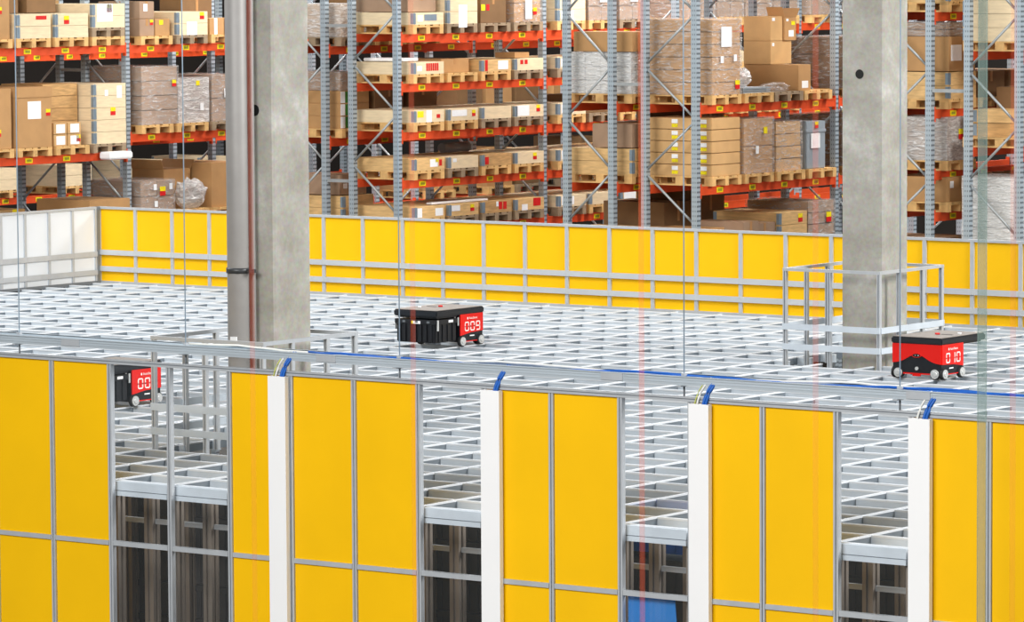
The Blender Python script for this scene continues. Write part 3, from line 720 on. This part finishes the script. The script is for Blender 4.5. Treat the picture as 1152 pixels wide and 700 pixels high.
# ---- middle rack, first bay
cr = [
 # level, slot, n, mat, look, marks, pallet
 (4, 0, 1, 'wood_pale', 'low wooden', [(.12, .26, .05, .15, P_, 'label_sheet'), (.3, .62, .06, .16, 'hinge', 'label_sheet')], 'new'),
 (4, 1, 3, 'wood_pale', 'tall wooden', [(.3, .52, -.06, .30, P_, 'label_sheet')], 'old'),
 (4, 3, 3, 'carton_light', '', [], 'old'),
 (3, 0, 1, 'wood_pale', 'red striped wooden', [(.12+.22+.055*i, .12+.22+.055*i+.04, .05, .17, Rt, 'stamp') for i in range(6)]+[(.10, .22, .05, .13, P_, 'label_sheet')], 'new'),
 (3, 2, 1, 'wood', 'red edged wooden', [(.1, .17, .01, .19, Rt, 'stamp'), (.45, .72, .03, .17, P_, 'label_sheet')], 'new'),
 (3, 3, 1, 'wood_pale', 'twin red square wooden', [(.16, .24, .1, .17, Rt, 'stamp'), (.28, .36, .1, .17, Rt, 'stamp')], 'old'),
 (2, 0, 1, 'wood_pale', 'white sheeted wooden', [(.1, .26, .08, .18, Yt, 'sticker'), (.33, .47, .0, .19, P_, 'label_sheet'), (.6, .69, .06, .12, Rt, 'sticker')], 'new'),
 (2, 1, 1, 'wood_pale', 'cornered white sheet wooden', [(.1, .5, .07, .17, P_, 'label_sheet')]+tagpair(.64, .06, .09), 'new'),
 (2, 2, 1, 'wood_pale', 'plain pale wooden', [], 'old'),
 (2, 3, 1, 'wood_pale', 'paper fronted wooden', [(.05, .4, .02, .19, P_, 'label_sheet')]+tagpair(.6, .08, .1), 'old'),
 (1, 0, 1, 'wood', 'yellow and red stickered', [(.42, .62, .05, .17, P_, 'label_sheet'), (.56, .64, .12, .18, Yt, 'sticker'), (.66, .73, .06, .16, Rt, 'sticker')], 'new'),
 (1, 1, 1, 'wood_pale', 'faintly stamped pale', [(.12, .22, .1, .16, P_, 'label_sheet')], 'old'),
 (1, 2, 1, 'wood_old', 'brown wooden', [(.08, .18, .03, .15, Rt, 'stamp')], 'new'),
 (1, 3, 1, 'wood_pale', 'red tagged pale', tagpair(.5, .06, .1), 'new'),
 (0, 0, 1, 'wood', 'white ended wooden', [(.08, .2, .02, .17, P_, 'label_sheet'), (.55, .75, .03, .15, P_, 'label_sheet')], 'new'),
 (0, 1, 1, 'wood', 'white label wooden', [(.08, .3, .08, .17, P_, 'label_sheet')]+tagpair(.58, .06, .1), 'old'),
 (0, 2, 1, 'wood_old', 'lettered brown', [(.45, .54, .05, .17, Rt, 'stamp'), (.57, .66, .05, .17, Rt, 'stamp'), (.38, .44, .1, .18, P_, 'label_sheet')], 'old'),
 (0, 3, 1, 'wood', 'red squared wooden', [(.5, .7, .06, .19, Rt, 'stamp'), (.18, .34, .0, .1, P_, 'label_sheet')], 'old')]
for lvl, s, n, m, look, mk, pk in cr:
    x, y, z = on('A', 0, lvl, s, pk)
    if m == 'carton_light':
        wrapped(x, y, z, 1.15, .74, .62, 'brown wrapped cartons with white papers, '+wh('A', 0, lvl, s), (1, 1, 2), 'carton', 'film', [(.28, .46, .05, .36, P_, 'label_sheet')]+tagpair(.5, .12, .1), 5)
    else:
        crate(x, y, z, wh('A', 0, lvl, s), n, m, mk, look)
# things lying on the low crates
x, y, z = on('A', 0, 4, 2, 'old')
carton(x+.05, y, z, 1.0, .7, .5, 'brown carton with yellow and red tags, '+wh('A', 0, 4, 2), 'carton_dark', [(.02, .12, .2, .3, Yt, 'sticker'), (.16, .24, .2, .3, Rt, 'sticker')])
xx, yy = spot('A', 0, 4, 0); carton(xx-.05, yy, 3.42+.131+.1445+.2, 1.05, .74, .3, 'grey brown carton on the low crate of the top middle shelf', 'carton_grey')
x, y, z = on('A', 0, 3, 1)
carton(x-.05, y, z, 1.0, .74, .22, 'flat brown carton, '+wh('A', 0, 3, 1), 'carton', ())
xx, yy = spot('A', 0, 3, 3); carton(xx+.35, yy-.12, 2.64+.131+.1445+.2, .4, .4, .09, 'small flat carton lying on the twin red square crate', 'carton', ())
xx, yy = spot('A', 0, 3, 0); o = tag(put('paper_bundle', MB().box(-.4, .4, -.2, .2, 0, .05).mesh('paper_bundle', 'paper', .01), None, (xx-.15, yy, 2.64+.131+.1445+.2)), 'white paper bundle lying on the red striped crate', 'paper')
xx, yy = spot('A', 0, 0, 1)
o = tag(put('white_plank', MB().box(-.05, .05, -.75, .75, 0, .03).mesh('white_plank', 'paper'), None, (xx+.4, yy+.1, .36+.131+.1445+.2)), 'long white strip lying across the lowest middle crates', 'strip')
xx, yy = spot('A', 0, 1, 2); tag(put('grey_roll', MB().cyl((0, -.35, .08), (0, .35, .08), .08, 14).mesh('grey_roll', 'grey_plastic'), None, (xx-.25, yy, 1.12+.131+.1445+.2)), 'grey roll lying on the brown crate', 'roll')
# second bay of the middle rack
for lvl in range(5):
    for s in range(0, 3):
        x, y, z = on('A', 1, lvl, s, 'old' if (lvl+s) % 3 == 0 else 'new')
        if lvl == 4 and s > 0:
            wrapped(x, y, z, 1.16, .76, .95, 'tall film wrapped cartons, '+wh('A', 1, lvl, s), (1, 2, 4), 'carton_grey', 'film', [(.3, .5, .3, .6, P_, 'label_sheet')], s)
        elif lvl == 2 and s == 1:
            carton(x, y, z, 1.0, .7, .3, 'brown carton, '+wh('A', 1, lvl, s), 'carton_dark')
        else:
            crate(x, y, z, wh('A', 1, lvl, s), 3 if lvl == 4 else 1, 'wood_pale' if s < 2 else 'wood', [(.1, .45, .03, .17, P_, 'label_sheet')] if s != 1 else tagpair(.55, .05, .11), 'pale wooden')
for b, lvl, s, h in ((2, 4, 0, 1.0), (2, 4, 1, 1.1), (2, 4, 2, .9), (2, 4, 3, 1.1), (3, 2, 0, 1.1), (3, 2, 1, .9), (3, 2, 2, 1.1)):
    x, y, z = on('A', b, lvl, s)
    wrapped(x, y, z, 1.16, .78, h, 'film wrapped carton stack, '+wh('A', b, lvl, s), (1, 2, 4), 'carton_grey', 'film', [(.25, .5, .5, .8, P_, 'label_sheet')], b*7+s)
for b, lvl, s in ((2, 3, 0), (2, 3, 1), (2, 3, 2), (2, 2, 0), (2, 2, 1), (2, 2, 2), (2, 2, 3), (2, 1, 0), (2, 1, 1), (2, 1, 2)):
    x, y, z = on('A', b, lvl, s)
    crate(x, y, z, wh('A', b, lvl, s), 1, 'wood_pale', tagpair(.5, .05, .1), 'pale wooden')
# ---- rear half of the middle rack
x, y, z = on('Ab', 0, 2, 0, 'old'); wrapped(x, y, z, 1.14, .76, .52, 'white film wrapped carton, '+wh('Ab', 0, 2, 0), (1, 1, 1), 'carton_light', 'film_dense', (), 31)
x, y, z = on('Ab', 0, 1, 0)
for i in range(3): carton(x, y, z+.201*i, 1.1, .74, .20, '%s flat carton in the stack, rear middle rack' % ['lowest', 'central', 'uppermost'][i], 'carton', [(.0, .11, .01, .19, P_, 'label_sheet'), (.12, .25, .01, .19, 'green', 'label_sheet')])
wrapped(x, y, z+.605, 1.05, .7, .3, 'clear wrapped carton on three flat cartons, rear middle rack', (1, 1, 1), 'carton_grey', 'film', (), 33)
x, y, z = on('Ab', 0, 0, 0)
crate(x, y, z, wh('Ab', 0, 0, 0), 2, 'wood', (), 'brown wooden')
carton(x, y, z+.4, 1.0, .7, .32, 'grey brown carton on the brown crate, rear middle rack', 'carton_grey', [(.1, .2, .1, .18, P_, 'label_sheet')])
for s in (1, 2):
    for lvl in (1, 2):
        x, y, z = on('Ab', 0, lvl, s); carton(x, y, z, 1.1, .76, .8 if lvl == 1 else .6, 'large plain carton, '+wh('Ab', 0, lvl, s), 'carton_dark')
xx, yy = spot('Ab', 0, 1, 1)

# ---- carton rack, first bay
x, y, z = on('B', 0, 2, 0)
wrapped(x, y, z, 1.18, .78, 1.14, 'tall film wrapped carton stack with white papers in carton rack', (1, 1, 6), 'carton', 'film', [(.22, .5, .72, 1.02, P_, 'label_sheet'), (.2, .28, .48, .58, P_, 'label_sheet'), (.56, .64, .5, .6, P_, 'label_sheet')]+tagpair(.6, .08, .12), 41)
x, y, z = on('B', 0, 2, 1)
carton(x-.3, y+.2, z, .5, .3, .85, 'dark narrow carton standing behind the low grey pallet', 'carton_dark', (), False)
tag(put('grey_tray_stack', MB().box(-.5, .55, -.38, .38, 0, .02).box(-.5, .55, -.38, .38, .03, .05).box(-.5, .55, -.38, .38, .06, .085).box(-.45, .5, -.33, .33, .0, .08).mesh('grey_tray_stack', 'grey_plastic'), None, (x, y, z+.001)), 'stack of flat grey trays on a pallet in the carton rack', 'trays')
lump(x+.32, y-.2, z+.087, .22, .2, .32, 'crumpled clear plastic bag on the grey trays', 'film_dense', 'plastic bag', 'plastic_bag', 2)
x, y, z = on('B', 0, 2, 2, 'old', -.06)
lump(x+.4, y-.1, z, .2, .3, .14, 'dark crumpled film on the third pallet of the carton rack', 'film', 'plastic film', 'plastic_film', 5)
x, y, z = on('B', 0, 2, 3, 'new', -.12)
carton(6.1, 8.95, z, 1.0, .36, .40, 'lowest carton of the open carton pile in the carton rack', 'carton', [(.1, .28, .04, .15, P_, 'label_sheet')], False)
carton(5.85, 9.06, z+.402, .5, .60, .36, 'middle carton of the open carton pile in the carton rack', 'carton_light', [(.04, .1, .28, .33, P_, 'label_sheet')], False)
carton(5.85, 8.93, z+.764, .5, .34, .38, 'upper left carton of the open pile in the carton rack', 'carton_light', [(.04, .12, .31, .36, P_, 'label_sheet')], False)
carton(5.98, 9.28, z+.764, .3, .34, .36, 'open flapped small carton on top of the pile', 'carton', [(.05, .11, .3, .34, P_, 'label_sheet'), (.2, .3, .24, .3, Yt, 'sticker'), (.12, .26, .06, .16, P_, 'label_sheet')], False, True)
x, y, z = on('B', 0, 1, 0)
for i in range(5):
    c = carton(x, y, z+.176*i, 1.16, .78, .168, '%s carton of the five tagged cartons stacked by the end frame' % ['lowest', 'second', 'third', 'fourth', 'uppermost'][i], 'carton_light', (), False)
    for xx in (-.14, .38):
        put('label_sheet', cached('ls', lambda: MB().box(0, .11, -.003, 0, 0, .06).mesh('label_sheet', 'paper')), c, (xx, -.391, .09)); put('sticker', cached('ys', lambda: MB().box(0, .11, -.003, 0, 0, .05).mesh('sticker', 'yellow_tag')), c, (xx, -.391, .03))
x, y, z = on('B', 0, 1, 1); wrapped(x, y, z, 1.16, .82, .84, 'two tier brown cartons under clear film with yellow sticker', (1, 1, 2), 'carton', 'film', [(.3, .38, .3, .42, P_, 'label_sheet'), (.52, .62, .6, .7, Yt, 'sticker')], 43)
x, y, z = on('B', 0, 1, 2); wrapped(x, y, z, 1.1, .72, .76, 'beige carton stack in film beside a grey plastic box', (1, 1, 4), 'carton_light', 'film', (), 44)
x, y, z = on('B', 0, 1, 3)
g = tag(empty('plastic_box', (x, y-.12, z)), 'tall grey plastic box with white sheet in the carton rack', 'box')
put('box_body', boxmesh(1.1, .56, .74, 'grey_plastic', .012), g); put('rim', boxmesh(1.12, .58, .05, 'grey_plastic', .008), g, (0, 0, .56)); marks(g, .562, [(.12, .38, .32, .55, P_, 'label_sheet')]+tagpair(.24, .63, .09), .56)
x, y, z = on('B', 0, 0, 0); carton(x-.1, y-.05, z, .9, .7, .42, 'low brown carton at the foot of the carton rack', 'carton')
carton(x+.2, y+.58, z, .9, .42, .50, 'striped grey brown carton beside the low carton, carton rack foot', 'carton_grey', [(.2, .27, .1, .25, P_, 'label_sheet')])
x, y, z = on('B', 0, 0, 1); carton(x+.15, y+.22, z, .8, .6, .45, 'reddish carton with red sticker at carton rack foot', 'carton_grey', [(.2, .3, .12, .25, P_, 'label_sheet')]+tagpair(.48, .05, .1))
x, y, z = on('B', 0, 0, 2); crate(x, y+.04, z, wh('B', 0, 0, 2), 3, 'wood', [(.2, .5, .05, .15, P_, 'label_sheet')]+tagpair(.55, .42, .12), 'hinged wooden')
x, y, z = on('B', 0, 0, 3); wrapped(x, y, z, 1.14, .76, .72, 'four tier film wrapped boxes at carton rack foot', (1, 1, 4), 'carton_grey', 'film', tagpair(.5, .38, .14), 46)
x, y, z = on('B', 0, 3, 3, 'old'); crate(x, y, z, wh('B', 0, 3, 3), 1, 'wood_pale', [(.02, .1, .0, .1, Rt, 'stamp'), (.2, .5, .0, .12, P_, 'label_sheet'), (.6, .7, .02, .1, Rt, 'stamp')], 'red stamped')
for lvl in range(1, 4):
    for s in (0, 1, 2):
        x, y, z = on('B', 1, lvl, s); wrapped(x, y, z, 1.14, .78, .8, 'brown film wrapped boxes, '+wh('B', 1, lvl, s), (1, 1, 3), 'carton_dark', 'film', (), lvl*3+s)
# ---- rear half of the carton rack
x, y, z = on('Bb', 0, 2, 0)
wrapped(x, y, z, 1.14, .76, .62, 'white strapped boxes in film, rear carton rack', (4, 2, 3), 'white_box', 'film_dense', (), 51)
carton(x+.05, y, z+.64, 1.1, .74, .3, 'brown carton lying on the white strapped boxes', 'carton')
x, y, z = on('Bb', 0, 1, 0); crate(x, y, z, wh('Bb', 0, 1, 0), 2, 'wood', (), 'bright two collar wooden')
carton(x+.2, y, z+.4, .74, .7, .36, 'pinkish carton on the bright two collar crate', 'carton_grey', [(.3, .5, .1, .2, P_, 'label_sheet')])
x, y, z = on('Bb', 0, 0, 0); crate(x, y, z, wh('Bb', 0, 0, 0), 2, 'wood_old', (), 'dark two collar wooden')
for lvl in (0, 1, 2):
    for s in (1, 2):
        x, y, z = on('Bb', 0, lvl, s); carton(x, y, z, 1.14, .78, .55+.2*s, 'dark brown carton, '+wh('Bb', 0, lvl, s), 'carton_dark')
# ---- right edge rack
x, y, z = on('C', 0, 2, 0); crate(x, y, z, wh('C', 0, 2, 0), 5, 'wood_pale', (), 'tall five collar')
x, y, z = on('C', 0, 1, 0); crate(x, y+.3, z, wh('C', 0, 1, 0), 1, 'wood_old', (), 'brown wooden'); crate(x, y+.3, z+.2, 'stacked on the brown crate in the right edge rack', 1, 'wood', (), 'pale brown wooden')
x, y, z = on('C', 0, 0, 0); wrapped(x, y, z, 1.18, .8, 1.08, 'big white film wrapped load at the right edge', (1, 1, 3), 'white_box', 'film_dense', (), 61)
for s in (1, 2):
    for lvl in (0, 1, 2):
        x, y, z = on('C', 0, lvl, s); carton(x, y, z, 1.14, .78, .7, 'brown carton, '+wh('C', 0, lvl, s), 'carton_dark')
x, y, z = on('Cb', 0, 3, 0); crate(x, y, z, wh('Cb', 0, 3, 0), 2, 'wood', (), 'light wooden')
x, y, z = on('Cb', 0, 2, 0); crate(x, y, z, wh('Cb', 0, 2, 0), 2, 'wood', (), 'new pale wooden')
carton(x+.05, y, z+.4, 1.1, .74, .5, 'large brown carton with white square on the new pale crate', 'carton', [(.05, .35, .15, .38, P_, 'label_sheet')])
wrapped(x, y, z+.905, 1.08, .72, .2, 'film topped flat boxes on the large brown carton', (1, 1, 2), 'carton_grey', 'film', (), 62)
x, y, z = on('Cb', 0, 1, 0); wrapped(x, y, z, 1.14, .76, .62, 'film wrapped grey boxes with yellow sticker, right edge rear', (2, 1, 3), 'carton_grey', 'film_dense', tagpair(.3, .3, .14), 63)
x, y, z = on('Cb', 0, 0, 0); carton(x, y, z, 1.12, .74, .36, 'brown carton with small white label, right edge rear', 'carton', [(.1, .2, .2, .3, P_, 'label_sheet')])
for s in (1, 2):
    for lvl in (0, 2, 3):
        x, y, z = on('Cb', 0, lvl, s); carton(x, y, z, 1.14, .78, .38, 'dark carton, '+wh('Cb', 0, lvl, s), 'carton_dark')
carton(10.1, 6.7, .3, 1.1, .74, .36, 'paper wrapped box low behind the right column', 'carton_grey', [(.1, .5, .1, .3, P_, 'label_sheet')])

# ---- left rack, near bay (left of its big upright) and first bay
x, y, z = on('R', -1, 2, 0); carton(x, y, z, 1.1, .78, .64, 'tall brown carton at the left picture edge, top shelf', 'carton', tagpair(.5, .4, .1))
x, y, z = on('R', -1, 2, 1); crate(x, y, z, wh('R', -1, 2, 1), 2, 'wood_pale', [(.45, .7, .3, .36, Rt, 'stamp')], 'red stamped white')
x, y, z = on('R', -1, 2, 2); crate(x, y, z, wh('R', -1, 2, 2), 2, 'wood_pale', tagpair(.22, .22, .12), 'clean white')
x, y, z = on('R', -1, 2, 3); pallet(x, y, z, 'weathered, stacked on the last left pallet below a papered crate', 'old'); crate(x, y, z+.145, wh('R', -1, 2, 3), 2, 'wood_pale', [(.12, .5, .1, .39, P_, 'label_sheet')]+tagpair(.36, .25, .12), 'paper covered')
for s, dxx in ((0, 0), (1, 0), (2, 0)):
    xx, yy = spot('R', -1, 2, s); carton(xx-.3, yy, z+(.4 if s else .66), .5, .7, .35, '%s brown box behind the white crates, top left shelf' % ORD[s], 'carton_dark', (), False)
x, y, z = on('R', -1, 1, 0); carton(x, y, z, 1.1, .8, .96, 'tall brown carton at the left edge, second shelf', 'carton', tagpair(.45, .2, .1)+[(.1, .24, .55, .7, P_, 'label_sheet')])
x, y, z = on('R', -1, 1, 1)
c = carton(x+.02, y, z, 1.14, .82, .96, 'tall lidded carton with white label, left rack', 'carton', [(.25, .56, .46, .74, P_, 'label_sheet')]+tagpair(.68, .5, .1), False); put('lid_band', boxmesh(1.16, .84, .17, 'carton', .006), c, (0, 0, .80))
x, y, z = on('R', -1, 1, 2); 
c = tag(empty('wooden_box', (x-.14, y+.02, z)), 'large brown plywood box behind four small white cartons', 'box'); 
for i in range(5): put('plank', boxmesh(.9, .84, .195, 'wood_old', .004), c, (0, 0, .2*i))
for i in range(4): carton(x+.46, y-.26+.34*(i % 2), z+.19*(i//2), .2, .32, .185, '%s white labelled small carton before the plywood box' % ['lower left', 'lower right', 'upper left', 'upper right'][i], 'carton_light', [(.06, .27, .02, .16, P_, 'label_sheet')]+(tagpair(.2, .06, .1) if i == 1 else []), False)
x, y, z = on('R', -1, 1, 3, 'old'); crate(x, y+.0, z, wh('R', -1, 1, 3), 5, 'wood_pale', [(.28, .36, .78, .88, P_, 'label_sheet'), (.58, .7, .74, .94, P_, 'label_sheet')]+tagpair(.42, .46, .12), 'tall strapped')
tag(put('white_sleeve', MB().box(0, .25, -.28, .28, 0, .12).mesh('white_sleeve', 'paper', .02), None, (-4.64, 5.52, 1.50)), 'white plastic sleeve hung on the left rack beam', 'sleeve')
# long flat carton low in the left rack
x, y, z = on('R', -1, 0, 2, 'old'); x3, y3, z3 = on('R', -1, 0, 3, 'old')
carton(x3, y3, z3+.16, 1.16, 1.0, .2, 'long flat brown carton lying low in the left rack', 'carton', (), False)
carton(x3, y3, z3, 1.1, .95, .155, 'flat brown box under the long flat carton', 'carton_light', (), False)
x, y, z = on('R', -1, 0, 1, 'old'); crate(x, y, z, wh('R', -1, 0, 1), 1, 'wood_pale', [(.3, .4, .1, .18, Yt, 'sticker')], 'yellow stickered')
# rear half of the left rack
for lvl, s, n in ((0, 2, 1), (2, 1, 2), (2, 2, 2), (2, 3, 3), (1, 3, 3), (1, 0, 2)):
    x, y, z = on('Rb', -1, lvl, s); crate(x, y, z, wh('Rb', -1, lvl, s), n, 'wood_old', tagpair(.5, .08, .1), 'brown wooden')
x, y, z = on('R', 0, 2, 0)
for i, (a, b) in enumerate(((0, 0), (0, 1), (1, 0))): carton(x+.1, y-.19+.39*b, z+.29*a, .9, .37, .28, '%s carton of three boxes right of the tall left upright' % ['lower left', 'lower right', 'upper'][i], 'carton_grey' if i != 1 else 'carton', (tagpair(.26, .18, .08) if i == 0 else [(.1, .2, .18, .26, Yt, 'sticker')] if i == 1 else [(.1, .2, .12, .24, P_, 'label_sheet')]))
x, y, z = on('R', 0, 2, 1, 'old'); crate(x, y, z, wh('R', 0, 2, 1), 2, 'wood_pale', [(.26, .52, .0, .22, P_, 'label_sheet')]+tagpair(.6, .26, .11), 'paper patched')
x, y, z = on('R', 0, 2, 2)
for i in range(2): carton(x+.3, y-.2+.4*i, z, .5, .38, .27, '%s white taped carton near the downpipe' % ['left', 'right'][i], 'carton', [(.12, .2, .0, .27, P_, 'tape_strip')], False)
carton(x-.3, y, z, .5, .78, .6, 'dark carton behind the white taped cartons', 'carton_dark')
x, y, z = on('R', 0, 1, 0); wrapped(x, y+.08, z, 1.16, .92, .96, 'tall brown film wrapped load right of the tall left upright', (1, 1, 4), 'carton_grey', 'film', tagpair(.75, .62, .1), 71)
x, y, z = on('R', 0, 1, 1); wrapped(x, y+.06, z, 1.1, .78, .74, 'crumpled film wrapped boxes, middle of left rack', (1, 1, 2), 'carton_grey', 'film_dense', [(.55, .64, .2, .32, P_, 'label_sheet'), (.45, .54, .62, .7, Yt, 'sticker')], 72)
x, y, z = on('R', 0, 1, 2, 'old'); wrapped(x, y+.05, z, 1.1, .8, .78, 'film wrapped boxes cut off by the downpipe', (1, 2, 2), 'carton_grey', 'film', [(.3, .4, .4, .55, P_, 'label_sheet')], 73)
x, y, z = on('R', 0, 0, 0); wrapped(x, y, z, 1.14, .84, .52, 'banded carton with white corner papers, left rack low shelf', (1, 2, 2), 'carton_grey', 'film', [(.3, .38, .36, .46, P_, 'label_sheet'), (.7, .78, .36, .46, P_, 'label_sheet'), (.32, .4, .08, .18, P_, 'label_sheet')]+tagpair(.46, .26, .14), 74)
x, y, z = on('R', 0, 0, 1)
carton(x-.2, y+.1, z, .7, .7, .66, 'open carton with a raised flap, left rack low shelf', 'carton', (), False, True)
lump(x+.38, y+.15, z, .22, .34, .5, 'shiny clear plastic bag before the open carton', 'film_dense', 'plastic bag', 'plastic_bag', 9)
x, y, z = on('R', 0, 0, 2); carton(x, y, z, 1.1, .78, .75, 'large plain carton beside the downpipe, low shelf', 'carton', (), False)
for b in (2, 3):
    for lvl in (0, 1, 2):
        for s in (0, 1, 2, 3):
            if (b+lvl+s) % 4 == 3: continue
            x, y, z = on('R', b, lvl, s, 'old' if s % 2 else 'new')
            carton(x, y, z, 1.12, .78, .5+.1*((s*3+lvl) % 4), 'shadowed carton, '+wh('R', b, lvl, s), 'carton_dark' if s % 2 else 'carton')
for b in (1, 2):
    for lvl in (0, 1, 2):
        for s in (0, 1, 2, 3):
            if lvl == 0 and s % 2: continue
            x, y, z = on('Q', b, lvl, s)
            crate(x, y, z, wh('Q', b, lvl, s), 2, 'wood_old' if s % 2 else 'wood_pale', tagpair(.4, .1, .12) if s % 2 else (), 'distant wooden')
